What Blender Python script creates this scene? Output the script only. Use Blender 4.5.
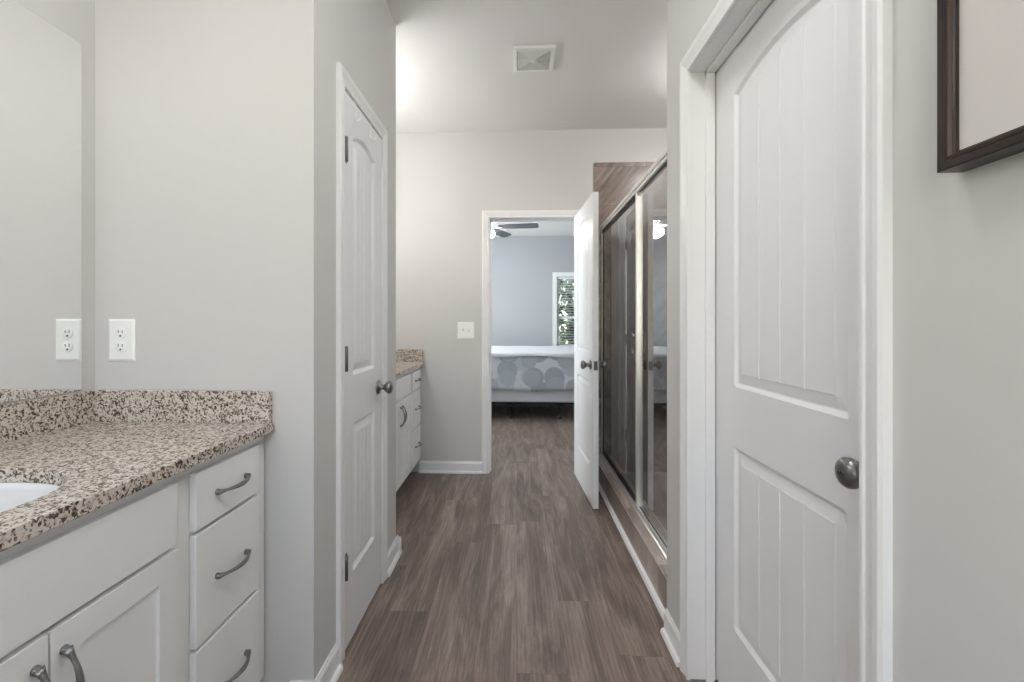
import bpy, bmesh, math, random
from mathutils import Vector, Matrix

for o in list(bpy.data.objects):
    bpy.data.objects.remove(o, do_unlink=True)
S = bpy.context.scene
COL = S.collection
PI = math.pi
random.seed(4)

# ------------------------------------------------------------------ camera
cam = bpy.data.cameras.new('camera')
cam.sensor_width = 36.0
cam.lens = 462.0 / 1024.0 * 36.0
cam.shift_x = 16.0 / 1024.0
cam.shift_y = -17.0 / 1024.0
cam.clip_start = 0.02
cam.clip_end = 200
camo = bpy.data.objects.new('camera', cam)
COL.objects.link(camo)
camo.location = (0, 0, 1.196)
camo.rotation_euler = (PI / 2, 0, math.atan(0.045))
S.camera = camo

# ------------------------------------------------------------------ world / exposure
w = bpy.data.worlds.new('world')
S.world = w
w.use_nodes = True
nt = w.node_tree
nt.nodes.clear()
sky = nt.nodes.new('ShaderNodeTexSky')
sky.sky_type = 'NISHITA'
sky.sun_elevation = math.radians(38)
sky.sun_rotation = math.radians(200)
sky.sun_disc = False
bg = nt.nodes.new('ShaderNodeBackground')
bg.inputs[1].default_value = 0.22
wo = nt.nodes.new('ShaderNodeOutputWorld')
nt.links.new(sky.outputs[0], bg.inputs[0])
nt.links.new(bg.outputs[0], wo.inputs[0])
S.view_settings.view_transform = 'Standard'
S.view_settings.look = 'None'
S.view_settings.gamma = 1.0
S.view_settings.use_curve_mapping = False
S.view_settings.exposure = 1.24

GLOBE = 6.0        # vanity globe emission
FAR_GLOBE = 14.5    # brighter bulbs over the second vanity
SHOWER_FILL = 13.0  # added fill from an unseen bowl above the shower
DOME_FILL = 7.6         # added fill from unseen ceiling bowls
FANLAMP = 19.0      # bedroom fan lamp
SIDE_FILL_W = 145.0     # added fill outside the unseen bedroom side window (watts)

BATH_FILL_W = 4.4  # added fill at the made-up window behind the camera
def area(name, loc, rot, sx, sy, power, color):
    l = bpy.data.lights.new(name, 'AREA')
    l.shape = 'RECTANGLE'
    l.size = sx; l.size_y = sy; l.energy = power; l.color = color
    o = bpy.data.objects.new(name, l)
    COL.objects.link(o)
    o.location = loc; o.rotation_euler = rot
    return o
# added fill light outside an unseen bedroom side window
area('fill_side_window', (-2.75, 5.9, 1.6), (0, -PI / 2, 0), 1.5, 1.7, SIDE_FILL_W, (0.93, 0.965, 1.0))

# added fill light outside a made-up window behind the camera
area('fill_bathroom_window', (-0.35, -1.62, 1.60), (PI / 2, 0, 0), 1.3, 1.4, BATH_FILL_W, (0.97, 0.985, 1.0))

# ------------------------------------------------------------------ materials
def mat(name, rough=0.5, metal=0.0, color=(0.8, 0.8, 0.8), spec=0.5):
    m = bpy.data.materials.new(name)
    m.use_nodes = True
    b = m.node_tree.nodes['Principled BSDF']
    b.inputs['Base Color'].default_value = (*color, 1)
    b.inputs['Roughness'].default_value = rough
    b.inputs['Metallic'].default_value = metal
    b.inputs['Specular IOR Level'].default_value = spec
    return m, m.node_tree, b

def N(nt, t, **kw):
    n = nt.nodes.new(t)
    for k, v in kw.items():
        setattr(n, k, v)
    return n

def ramp(nt, stops, interp='LINEAR'):
    r = nt.nodes.new('ShaderNodeValToRGB')
    r.color_ramp.interpolation = interp
    el = r.color_ramp.elements
    while len(el) < len(stops):
        el.new(0.5)
    for e, (p, c) in zip(el, stops):
        e.position = p
        e.color = (*c, 1) if len(c) == 3 else c
    return r

def srgb(r, g, b):
    f = lambda v: ((v / 255 + 0.055) / 1.055) ** 2.4 if v / 255 > 0.04045 else v / 255 / 12.92
    return (f(r), f(g), f(b))

def objcoord(nt, scale=(1, 1, 1), rot=(0, 0, 0), loc=(0, 0, 0)):
    tc = N(nt, 'ShaderNodeTexCoord')
    mp = N(nt, 'ShaderNodeMapping')
    mp.inputs['Scale'].default_value = scale
    mp.inputs['Rotation'].default_value = rot
    mp.inputs['Location'].default_value = loc
    nt.links.new(tc.outputs['Object'], mp.inputs['Vector'])
    return mp

def noise(nt, vec, scale, detail=2.0, rough=0.5, dist=0.0):
    n = N(nt, 'ShaderNodeTexNoise')
    n.inputs['Scale'].default_value = scale
    n.inputs['Detail'].default_value = detail
    n.inputs['Roughness'].default_value = rough
    n.inputs['Distortion'].default_value = dist
    nt.links.new(vec.outputs[0], n.inputs['Vector'])
    return n

def mix(nt, a, b, fac, blend='MIX'):
    m = N(nt, 'ShaderNodeMix', data_type='RGBA', blend_type=blend)
    for sock, v in ((m.inputs[0], fac), (m.inputs[6], a), (m.inputs[7], b)):
        if hasattr(v, 'is_output'):
            nt.links.new(v, sock)
        elif isinstance(v, (int, float)):
            sock.default_value = v
        else:
            sock.default_value = (*v, 1)
    return m.outputs[2]

def bump(nt, b, h, strength, dist=0.001):
    bp = N(nt, 'ShaderNodeBump')
    bp.inputs['Strength'].default_value = strength
    bp.inputs['Distance'].default_value = dist
    nt.links.new(h, bp.inputs['Height'])
    nt.links.new(bp.outputs[0], b.inputs['Normal'])

def paint(name, color, rough, bscale=220, bstr=0.12, var=0.03):
    m, nt, b = mat(name, rough)
    v = objcoord(nt)
    n1 = noise(nt, v, 2.5, 2)
    c2 = tuple(x * (1 - var) for x in color)
    nt.links.new(mix(nt, color, c2, n1.outputs[0]), b.inputs['Base Color'])
    n2 = noise(nt, v, bscale, 2)
    bump(nt, b, n2.outputs[0], bstr, 0.0006)
    return m

M = {}
M['wall'] = paint('greige_wall_paint', srgb(212, 210, 207), 0.55)
M['ceiling'] = paint('ceiling_paint', srgb(242, 240, 238), 0.8)
M['bedwall'] = paint('bedroom_wall_paint', srgb(178, 180, 183), 0.6)
M['trim'] = paint('white_trim_enamel', srgb(238, 238, 238), 0.32, 90, 0.03, 0.01)
M['door'] = paint('white_door_enamel', srgb(238, 238, 239), 0.36, 160, 0.06, 0.01)
M['cab'] = paint('white_cabinet_lacquer', srgb(237, 237, 236), 0.38, 90, 0.03, 0.015)
M['plastic'] = paint('white_plastic', srgb(247, 247, 244), 0.3, 90, 0.0, 0.01)
M['dark'] = mat('dark_slot', 0.7, 0, (0.03, 0.028, 0.026))[0]
M['gasket'] = mat('black_gasket', 0.5, 0, (0.012, 0.012, 0.013))[0]
M['ceramic'] = mat('white_ceramic', 0.12, 0, srgb(236, 236, 236))[0]
M['mat'] = paint('off_white_board', srgb(214, 209, 205), 0.6, 200, 0.05, 0.02)
M['mirror'] = mat('mirror_silver', 0.0, 1.0, (0.93, 0.935, 0.93))[0]
M['mirror_edge'] = mat('mirror_edge', 0.25, 0.0, (0.6, 0.62, 0.6))[0]
M['chrome'] = mat('satin_chrome', 0.36, 1.0, (0.92, 0.91, 0.89))[0]
M['fan_blade'] = mat('grey_fan_blade', 0.5, 0, srgb(92, 96, 100))[0]
M['blackmetal'] = mat('black_steel', 0.45, 0.6, (0.02, 0.02, 0.022))[0]
M['sheet'] = paint('white_bed_linen', srgb(222, 224, 228), 0.85, 300, 0.2, 0.02)
M['blind'] = mat('white_blind_slat', 0.45, 0, srgb(228, 230, 230))[0]

def nickel():
    m, nt, b = mat('brushed_nickel', 0.3, 1.0, (0.27, 0.265, 0.26))
    v = objcoord(nt, (1, 1, 30))
    n = noise(nt, v, 60, 2)
    r = ramp(nt, [(0.0, (0.22, 0.22, 0.22)), (1.0, (0.38, 0.38, 0.38))])
    nt.links.new(n.outputs[0], r.inputs[0])
    nt.links.new(r.outputs[0], b.inputs['Roughness'])
    return m
M['nickel'] = nickel()
M['darknickel'] = mat('dark_nickel', 0.32, 1.0, (0.17, 0.165, 0.16))[0]

def granite():
    m, nt, b = mat('speckled_granite', 0.22)
    v = objcoord(nt)
    wn = noise(nt, v, 60, 3)
    add = N(nt, 'ShaderNodeMixRGB'); add.inputs[0].default_value = 0.012
    nt.links.new(v.outputs[0], add.inputs[1]); nt.links.new(wn.outputs['Color'], add.inputs[2])
    def vor(scale):
        x = N(nt, 'ShaderNodeTexVoronoi')
        x.inputs['Scale'].default_value = scale
        nt.links.new(add.outputs[0], x.inputs['Vector'])
        s = N(nt, 'ShaderNodeSeparateColor')
        nt.links.new(x.outputs['Color'], s.inputs[0])
        return s
    a = vor(235)
    base = ramp(nt, [(0.0, srgb(208, 199, 188)), (0.20, srgb(194, 182, 169)), (0.36, srgb(172, 157, 144)), (0.50, srgb(140, 123, 112)),
                     (0.65, srgb(104, 89, 80)), (0.76, srgb(214, 206, 196)), (0.90, srgb(70, 58, 52))], 'CONSTANT')
    nt.links.new(a.outputs[0], base.inputs[0])
    c = vor(160)
    dk = ramp(nt, [(0.0, (0, 0, 0)), (0.88, (1, 1, 1))], 'CONSTANT')
    nt.links.new(c.outputs[1], dk.inputs[0])
    d = mix(nt, base.outputs[0], srgb(88, 75, 68), dk.outputs[0])
    e = vor(170)
    cr = ramp(nt, [(0.0, (0, 0, 0)), (0.76, (1, 1, 1))], 'CONSTANT')
    nt.links.new(e.outputs[2], cr.inputs[0])
    f = mix(nt, d, srgb(212, 204, 193), cr.outputs[0])
    nt.links.new(f, b.inputs['Base Color'])
    return m
M['granite'] = granite()

def floor_mat():
    m, nt, b = mat('vinyl_plank_floor', 0.42)
    tc = N(nt, 'ShaderNodeTexCoord')
    sp = N(nt, 'ShaderNodeSeparateXYZ'); nt.links.new(tc.outputs['Object'], sp.inputs[0])
    def mth(op, a, b=None, c=None):
        x = N(nt, 'ShaderNodeMath', operation=op)
        for k, v in enumerate((a, b, c)):
            if v is None: continue
            if hasattr(v, 'is_output'): nt.links.new(v, x.inputs[k])
            else: x.inputs[k].default_value = v
        return x.outputs[0]
    px_ = mth('DIVIDE', mth('ADD', sp.outputs[0], 9.05), 0.181)
    row = mth('FLOOR', px_)
    wn = N(nt, 'ShaderNodeTexWhiteNoise', noise_dimensions='1D'); nt.links.new(row, wn.inputs['W'])
    py_ = mth('ADD', mth('DIVIDE', sp.outputs[1], 1.22), mth('MULTIPLY', wn.outputs['Value'], 7.0))
    col_ = mth('FLOOR', py_)
    idv = N(nt, 'ShaderNodeCombineXYZ'); nt.links.new(row, idv.inputs[0]); nt.links.new(col_, idv.inputs[1])
    wn2 = N(nt, 'ShaderNodeTexWhiteNoise', noise_dimensions='2D'); nt.links.new(idv.outputs[0], wn2.inputs['Vector'])
    fx = mth('FRACT', px_); fy = mth('FRACT', py_)
    ex = mth('MULTIPLY', mth('MINIMUM', fx, mth('SUBTRACT', 1.0, fx)), 0.181)
    ey = mth('MULTIPLY', mth('MINIMUM', fy, mth('SUBTRACT', 1.0, fy)), 1.22)
    seam = mth('LESS_THAN', mth('MINIMUM', ex, ey), 0.0009)
    plank = wn2.outputs['Value']
    sc = N(nt, 'ShaderNodeVectorMath', operation='SCALE'); sc.inputs[3].default_value = 9.0
    nt.links.new(wn2.outputs['Color'], sc.inputs[0])
    ad = N(nt, 'ShaderNodeVectorMath', operation='ADD')
    nt.links.new(tc.outputs['Object'], ad.inputs[0]); nt.links.new(sc.outputs[0], ad.inputs[1])
    def mp(s):
        x = N(nt, 'ShaderNodeMapping'); x.inputs['Scale'].default_value = s
        nt.links.new(ad.outputs[0], x.inputs[0]); return x
    broad = noise(nt, mp((8, 0.9, 1)), 1.7, 6, 0.66, 1.1)
    fine = noise(nt, mp((60, 3.4, 1)), 1.7, 6, 0.75, 0.5)
    wv = N(nt, 'ShaderNodeTexWave', wave_type='BANDS', bands_direction='X')
    wv.inputs['Scale'].default_value = 7.0
    wv.inputs['Distortion'].default_value = 9.0
    wv.inputs['Detail'].default_value = 3.0
    wv.inputs['Detail Scale'].default_value = 0.7
    nt.links.new(mp((2.6, 0.42, 1)).outputs[0], wv.inputs['Vector'])
    r = ramp(nt, [(0.28, srgb(96, 82, 75)), (0.45, srgb(122, 107, 99)), (0.58, srgb(145, 130, 120)), (0.75, srgb(176, 161, 149))])
    nt.links.new(broad.outputs[0], r.inputs[0])
    fr = ramp(nt, [(0.34, (0.70, 0.69, 0.68)), (0.66, (1.13, 1.13, 1.13))])
    nt.links.new(fine.outputs[0], fr.inputs[0])
    c1 = mix(nt, r.outputs[0], fr.outputs[0], 0.75, 'MULTIPLY')
    wr = ramp(nt, [(0.0, (0.80, 0.79, 0.78)), (0.5, (1.0, 1.0, 1.0))])
    nt.links.new(wv.outputs[0], wr.inputs[0])
    c2 = mix(nt, c1, wr.outputs[0], 0.8, 'MULTIPLY')
    pr = ramp(nt, [(0.0, (0.88, 0.875, 0.87)), (1.0, (1.08, 1.075, 1.07))])
    nt.links.new(plank, pr.inputs[0])
    c3 = mix(nt, c2, pr.outputs[0], 1.0, 'MULTIPLY')
    sf = mth('MULTIPLY', seam, 0.55)
    c4 = mix(nt, c3, srgb(80, 70, 63), sf)
    nt.links.new(c4, b.inputs['Base Color'])
    bump(nt, b, fine.outputs[0], 0.15, 0.0008)
    return m
M['floor'] = floor_mat()

def tile_mat(axis, name, rot=0.9, light=0):
    """large-format stone-look tile; axis tells which plane it covers"""
    m, nt, b = mat(name, 0.28)
    tc = N(nt, 'ShaderNodeTexCoord')
    sp = N(nt, 'ShaderNodeSeparateXYZ'); nt.links.new(tc.outputs['Object'], sp.inputs[0])
    cb = N(nt, 'ShaderNodeCombineXYZ')
    src = {'y': (0, 2), 'x': (1, 2), 'z': (1, 0)}[axis]
    nt.links.new(sp.outputs[src[0]], cb.inputs[0]); nt.links.new(sp.outputs[src[1]], cb.inputs[1])
    br = N(nt, 'ShaderNodeTexBrick'); br.offset = 0.33
    for k, v in (('Scale', 1.0), ('Mortar Size', 0.0016), ('Mortar Smooth', 0.2), ('Bias', 0.0), ('Brick Width', 0.61), ('Row Height', 0.305)):
        br.inputs[k].default_value = v
    br.inputs['Color1'].default_value = (0, 0, 0, 1)
    br.inputs['Color2'].default_value = (1, 1, 1, 1)
    nt.links.new(cb.outputs[0], br.inputs['Vector'])
    sc = N(nt, 'ShaderNodeVectorMath', operation='SCALE'); sc.inputs[3].default_value = 3.1
    nt.links.new(br.outputs['Color'], sc.inputs[0])
    ad = N(nt, 'ShaderNodeVectorMath', operation='ADD')
    nt.links.new(cb.outputs[0], ad.inputs[0]); nt.links.new(sc.outputs[0], ad.inputs[1])
    mp = N(nt, 'ShaderNodeMapping')
    mp.inputs['Rotation'].default_value = (0, 0, -rot)
    nt.links.new(ad.outputs[0], mp.inputs[0])
    mp2 = N(nt, 'ShaderNodeMapping')
    mp2.inputs['Scale'].default_value = (1.1, 9.0, 1)
    nt.links.new(mp.outputs[0], mp2.inputs[0])
    n1 = noise(nt, mp2, 1.7, 5, 0.62, 0.7)
    L = light
    r = ramp(nt, [(0.3, srgb(104 + L, 92 + L, 84 + L)), (0.46, srgb(130 + L, 117 + L, 108 + L)), (0.56, srgb(148 + L, 135 + L, 126 + L)), (0.72, srgb(178 + L, 166 + L, 156 + L))])
    nt.links.new(n1.outputs[0], r.inputs[0])
    c = mix(nt, r.outputs[0], srgb(96, 88, 82), br.outputs['Fac'])
    nt.links.new(c, b.inputs['Base Color'])
    return m
M['tile_y'] = tile_mat('y', 'stone_tile_across')
M['tile_x'] = tile_mat('x', 'stone_tile_along', 0.3)
M['tile_z'] = tile_mat('z', 'stone_tile_flat', 0.1, 22)

def glass(name, tint=(0.9, 0.92, 0.91), boost=1.0):
    m = bpy.data.materials.new(name); m.use_nodes = True
    nt = m.node_tree; nt.nodes.clear()
    t = N(nt, 'ShaderNodeBsdfTransparent'); t.inputs[0].default_value = (*tint, 1)
    g = N(nt, 'ShaderNodeBsdfGlossy'); g.inputs['Roughness'].default_value = 0.0
    g.inputs['Color'].default_value = (1, 1, 1, 1)
    fr = N(nt, 'ShaderNodeFresnel'); fr.inputs[0].default_value = 1.5
    ml = N(nt, 'ShaderNodeMath', operation='MULTIPLY'); ml.inputs[1].default_value = boost
    ml.use_clamp = True
    mx = N(nt, 'ShaderNodeMixShader'); out = N(nt, 'ShaderNodeOutputMaterial')
    ge = N(nt, 'ShaderNodeNewGeometry')
    fc = N(nt, 'ShaderNodeMath', operation='SUBTRACT'); fc.inputs[0].default_value = 1.0
    nt.links.new(ge.outputs['Backfacing'], fc.inputs[1])
    m2 = N(nt, 'ShaderNodeMath', operation='MULTIPLY')
    nt.links.new(fr.outputs[0], ml.inputs[0]); nt.links.new(ml.outputs[0], m2.inputs[0])
    nt.links.new(fc.outputs[0], m2.inputs[1]); nt.links.new(m2.outputs[0], mx.inputs[0])
    nt.links.new(t.outputs[0], mx.inputs[1]); nt.links.new(g.outputs[0], mx.inputs[2])
    nt.links.new(mx.outputs[0], out.inputs[0])
    return m
M['glass'] = glass('shower_glass', (0.76, 0.765, 0.77), 1.6)  # grey tint put in to darken the shower interior behind it
M['pane'] = glass('window_glass', (0.95, 0.97, 0.97))

def emit(name, color, strength):
    m, nt, b = mat(name, 0.4, 0, color)
    b.inputs['Emission Color'].default_value = (*color, 1)
    b.inputs['Emission Strength'].default_value = strength
    return m
M['globe'] = emit('lit_frosted_globe', (1.0, 0.993, 0.982), GLOBE)
M['globe_far'] = emit('lit_frosted_globe_bright', (1.0, 0.993, 0.982), FAR_GLOBE)
M['dome'] = emit('fill_ceiling_dome', (1.0, 0.998, 0.99), DOME_FILL)
M['shower_fill_dome'] = emit('fill_shower_dome', (1.0, 0.998, 0.99), SHOWER_FILL)
M['fanlamp'] = emit('lit_fan_lamp', (1.0, 0.97, 0.93), FANLAMP)

def dark_wood():
    m, nt, b = mat('espresso_frame', 0.3)
    v = objcoord(nt, (60, 4, 4))
    n = noise(nt, v, 3, 3)
    r = ramp(nt, [(0.3, srgb(34, 25, 22)), (0.7, srgb(52, 39, 34))])
    nt.links.new(n.outputs[0], r.inputs[0]); nt.links.new(r.outputs[0], b.inputs['Base Color'])
    return m
M['espresso'] = dark_wood()
M['bronze'] = mat('bronze_bead', 0.35, 0.5, srgb(74, 60, 51))[0]

def comforter_mat():
    m, nt, b = mat('medallion_comforter', 0.85)
    tc = N(nt, 'ShaderNodeTexCoord')
    sp = N(nt, 'ShaderNodeSeparateXYZ'); nt.links.new(tc.outputs['Object'], sp.inputs[0])
    # unroll: across x, and drop + depth as one running length
    sm = N(nt, 'ShaderNodeMath', operation='SUBTRACT')
    nt.links.new(sp.outputs[1], sm.inputs[0]); nt.links.new(sp.outputs[2], sm.inputs[1])
    cb = N(nt, 'ShaderNodeCombineXYZ')
    nt.links.new(sp.outputs[0], cb.inputs[0]); nt.links.new(sm.outputs[0], cb.inputs[1])
    cur = srgb(224, 228, 233)
    out = cur
    for k, (sc, off, rad, col) in enumerate(((3.3, (0.3, 0.55, 0), 0.40, srgb(206, 211, 216)), (3.0, (4.62, 7.93, 0), 0.37, srgb(180, 187, 194)), (3.6, (9.1, 3.36, 0), 0.36, srgb(192, 198, 204)))):
        mp = N(nt, 'ShaderNodeMapping'); mp.inputs['Location'].default_value = off
        nt.links.new(cb.outputs[0], mp.inputs[0])
        vo = N(nt, 'ShaderNodeTexVoronoi', voronoi_dimensions='2D')
        vo.inputs['Scale'].default_value = sc
        vo.inputs['Randomness'].default_value = 0.8
        nt.links.new(mp.outputs[0], vo.inputs['Vector'])
        disc = ramp(nt, [(0.0, (1, 1, 1)), (rad, (1, 1, 1)), (rad + 0.015, (0, 0, 0))])
        nt.links.new(vo.outputs['Distance'], disc.inputs[0])
        rg = N(nt, 'ShaderNodeMath', operation='MULTIPLY'); rg.inputs[1].default_value = 60.0
        nt.links.new(vo.outputs['Distance'], rg.inputs[0])
        sn = N(nt, 'ShaderNodeMath', operation='SINE'); nt.links.new(rg.outputs[0], sn.inputs[0])
        rr = ramp(nt, [(0.0, (0.95, 0.95, 0.95)), (0.45, (1.0, 1.0, 1.0))])
        nt.links.new(sn.outputs[0], rr.inputs[0])
        cc = mix(nt, col, rr.outputs[0], 1.0, 'MULTIPLY')
        out = mix(nt, out, cc, disc.outputs[0])
    nt.links.new(out, b.inputs['Base Color'])
    return m
M['comforter'] = comforter_mat()

def leaf_mat():
    m, nt, b = mat('tree_leaf', 0.6)
    v = objcoord(nt)
    n = noise(nt, v, 2.2, 3)
    r = ramp(nt, [(0.3, srgb(96, 104, 78)), (0.5, srgb(150, 154, 116)), (0.68, srgb(206, 198, 160))])
    nt.links.new(n.outputs[0], r.inputs[0]); nt.links.new(r.outputs[0], b.inputs['Base Color'])
    return m
M['leaf'] = leaf_mat()
M['bark'] = paint('tree_bark', srgb(96, 82, 70), 0.9, 30, 0.5, 0.3)
M['lawn'] = paint('lawn', srgb(110, 122, 84), 0.9, 60, 0.5, 0.3)

# ------------------------------------------------------------------ mesh helpers
class MB:
    def __init__(s):
        s.v = []; s.f = []; s.sm = []
    def add(s, vs, fs, smooth=False):
        k = len(s.v)
        s.v += [tuple(p) for p in vs]
        for f in fs:
            s.f.append([i + k for i in f]); s.sm.append(smooth)
        return s
    def box(s, x0, x1, y0, y1, z0, z1):
        x0, x1 = sorted((x0, x1)); y0, y1 = sorted((y0, y1)); z0, z1 = sorted((z0, z1))
        vs = [(x0, y0, z0), (x1, y0, z0), (x1, y1, z0), (x0, y1, z0), (x0, y0, z1), (x1, y0, z1), (x1, y1, z1), (x0, y1, z1)]
        return s.add(vs, [(0, 3, 2, 1), (4, 5, 6, 7), (0, 1, 5, 4), (1, 2, 6, 5), (2, 3, 7, 6), (3, 0, 4, 7)])
    def tube(s, pts, rads, n=10, smooth=True, flat=None):
        """tube along pts, radius per point, optional (a,b) squash per point"""
        pts = [Vector(p) for p in pts]
        if not hasattr(rads, '__len__'): rads = [rads] * len(pts)
        rings = []
        up = None
        for i, p in enumerate(pts):
            t = (pts[min(i + 1, len(pts) - 1)] - pts[max(i - 1, 0)]).normalized()
            if up is None:
                a = Vector((0, 0, 1)) if abs(t.z) < 0.9 else Vector((1, 0, 0))
            else:
                a = up
            b = (a - t * a.dot(t)).normalized(); c = t.cross(b)
            up = b
            fa, fb = (flat[i] if flat else (1, 1))
            rings.append([p + b * math.cos(2 * PI * k / n) * rads[i] * fa + c * math.sin(2 * PI * k / n) * rads[i] * fb for k in range(n)])
        vs = [v for r in rings for v in r]; fs = []
        for i in range(len(pts) - 1):
            for k in range(n):
                k2 = (k + 1) % n
                fs.append((i * n + k, i * n + k2, (i + 1) * n + k2, (i + 1) * n + k))
        s.add(vs, fs, smooth)
        s.add(rings[0], [tuple(reversed(range(n)))]); s.add(rings[-1], [tuple(range(n))])
        return s
    def lathe(s, origin, axis, prof, n=24, smooth=True):
        """prof: list of (distance along axis, radius)"""
        o = Vector(origin); a = Vector(axis).normalized()
        h = Vector((0, 0, 1)) if abs(a.z) < 0.9 else Vector((1, 0, 0))
        b = (h - a * h.dot(a)).normalized(); c = a.cross(b)
        vs = []; fs = []
        for d, r in prof:
            for k in range(n):
                t = 2 * PI * k / n
                vs.append(o + a * d + (b * math.cos(t) + c * math.sin(t)) * r)
        for i in range(len(prof) - 1):
            for k in range(n):
                k2 = (k + 1) % n
                fs.append((i * n + k, i * n + k2, (i + 1) * n + k2, (i + 1) * n + k))
        s.add(vs, fs, smooth)
        s.add(vs[:n], [tuple(reversed(range(n)))]); s.add(vs[-n:], [tuple(range(n))])
        return s
    def extrude(s, prof, fn, t0, t1):
        """closed profile swept straight from t0 to t1; fn(a,b,t)->xyz"""
        n = len(prof)
        vs = [fn(a, b, t0) for a, b in prof] + [fn(a, b, t1) for a, b in prof]
        fs = [(i, (i + 1) % n, n + (i + 1) % n, n + i) for i in range(n)]
        fs += [tuple(reversed(range(n))), tuple(range(n, 2 * n))]
        return s.add(vs, fs)

def root_of(o):
    while o.parent: o = o.parent
    return o

def link(name, mb, m, parent=None, bevel=0.0, seg=2, smooth=False, origin=None):
    me = bpy.data.meshes.new(name)
    if parent is not None:
        off = Vector(root_of(parent)['_base'])
    else:
        if origin is None:
            xs = [v[0] for v in mb.v]; ys = [v[1] for v in mb.v]; zs = [v[2] for v in mb.v]
            origin = ((min(xs) + max(xs)) / 2, (min(ys) + max(ys)) / 2, min(zs))
        off = Vector(origin)
    me.from_pydata([tuple(Vector(v) - off) for v in mb.v], [], mb.f)
    for p, sm in zip(me.polygons, mb.sm): p.use_smooth = sm
    bm = bmesh.new(); bm.from_mesh(me)
    bmesh.ops.remove_doubles(bm, verts=bm.verts, dist=1e-6)
    bmesh.ops.recalc_face_normals(bm, faces=bm.faces)
    bm.to_mesh(me); bm.free()
    me.materials.append(m)
    o = bpy.data.objects.new(name, me)
    COL.objects.link(o)
    if parent is not None:
        o.parent = parent
    else:
        o.location = off; o['_base'] = tuple(off)
    if bevel:
        bv = o.modifiers.new('bevel', 'BEVEL')
        bv.width = bevel; bv.segments = seg; bv.limit_method = 'ANGLE'; bv.angle_limit = math.radians(40)
    return o

def tag(o, label=None, cat=None, group=None, kind=None):
    if label: o['label'] = label
    if cat: o['category'] = cat
    if group: o['group'] = group
    if kind: o['kind'] = kind
    return o

def struct(name, mb, m, bevel=0.0, origin=None, label=None, cat=None):
    o = link(name, mb, m, None, bevel, origin=origin)
    return tag(o, label, cat, None, 'structure')

def empty(name, loc, label=None, cat=None, group=None, kind=None):
    o = bpy.data.objects.new(name, None); COL.objects.link(o)
    o.empty_display_size = 0.05
    o.location = loc; o['_base'] = tuple(loc)
    return tag(o, label, cat, group, kind)

def copy_tree(o, offset, parent=None):
    c = o.copy(); COL.objects.link(c); c.parent = parent
    if parent is None:
        c.location = Vector(o.location) + Vector(offset)
    for ch in list(o.children):
        copy_tree(ch, offset, c)
    return c

def box(*a): return MB().box(*a)

def prof_at(P, d):
    if d <= P[0][0]: return P[0][1]
    for (a, x), (b, y) in zip(P, P[1:]):
        if d <= b: return x + (y - x) * (d - a) / (b - a)
    return P[-1][1]

def panel_slab(W, H, T, panels, fn, both=True):
    """slab with sunken panels. fn(u, n, z)->xyz, front at n=+T/2. panels: u0,u1,z0,z1,rise,P,grooves"""
    us = {0.0, W}; rows = {(0.0, 0.0), (H, 0.0)}
    rise = 0; ac = W / 2; hw = W / 2
    for p in panels:
        ds = [d for d, _ in p['P']]
        for d in ds:
            us.add(round(p['u0'] + d, 5)); us.add(round(p['u1'] - d, 5))
            rows.add((round(p['z0'] + d, 5), 0.0))
            rows.add((round(p['z1'] - d, 5), 1.0 if p.get('rise') else 0.0))
        if p.get('rise'):
            rise = p['rise']; ac = (p['u0'] + p['u1']) / 2; hw = (p['u1'] - p['u0']) / 2
            k = int((p['u1'] - p['u0']) / 0.03)
            for i in range(1, k): us.add(round(p['u0'] + (p['u1'] - p['u0']) * i / k, 5))
        for g in p.get('grooves', ()):
            for e in (-0.003, 0.0, 0.003): us.add(round(g + e, 5))
    us = sorted(us); rows = sorted(rows)
    # drop columns that crowd each other
    keep = [us[0]]
    for u in us[1:]:
        if u - keep[-1] > 0.0004: keep.append(u)
    us = keep
    def arch(u):
        x = (u - ac) / hw
        return rise * (1 - x * x) if abs(x) < 1 else 0.0
    def depth(u, zb):
        for p in panels:
            d = min(u - p['u0'], p['u1'] - u, zb - p['z0'], p['z1'] - zb)
            if d >= -1e-6:
                h = prof_at(p['P'], d)
                if d >= p['P'][-1][0] - 1e-6:
                    for g in p.get('grooves', ()):
                        if abs(u - g) < 0.0005: h += 0.005
                return h
        return 0.0
    mb = MB(); nu, nz = len(us), len(rows)
    def face(sign):
        vs = []; fs = []
        for zb, wt in rows:
            for u in us:
                dd = depth(u, zb) if (sign > 0 or both) else 0.0
                vs.append(fn(u, sign * (T / 2 - dd), zb + wt * arch(u)))
        for j in range(nz - 1):
            for i in range(nu - 1):
                fs.append((j * nu + i, j * nu + i + 1, (j + 1) * nu + i + 1, (j + 1) * nu + i))
        mb.add(vs, fs); return vs
    a = face(1); b = face(-1)
    def strip(idx):
        vs = [a[i] for i in idx] + [b[i] for i in idx]; n = len(idx)
        mb.add(vs, [(i, i + 1, n + i + 1, n + i) for i in range(n - 1)])
    strip([i for i in range(nu)]); strip([(nz - 1) * nu + i for i in range(nu)])
    strip([j * nu for j in range(nz)]); strip([j * nu + nu - 1 for j in range(nz)])
    return mb

PD = [(0, 0), (0.010, 0.0075), (0.013, 0.0085), (0.040, 0.003), (0.043, 0.0015)]
def plank_panels(W, mL, mR, rise, planks, k=1.0):
    PK = [(d, h * k) for d, h in PD]
    u0, u1 = mL, W - mR
    f0, f1 = u0 + 0.043, u1 - 0.043
    gr = [f0 + (f1 - f0) * i / planks for i in range(1, planks)]
    return [dict(u0=u0, u1=u1, z0=0.99, z1=1.885, rise=rise, P=PK, grooves=gr),
            dict(u0=u0, u1=u1, z0=0.245, z1=0.805, P=PK, grooves=gr)]

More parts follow.
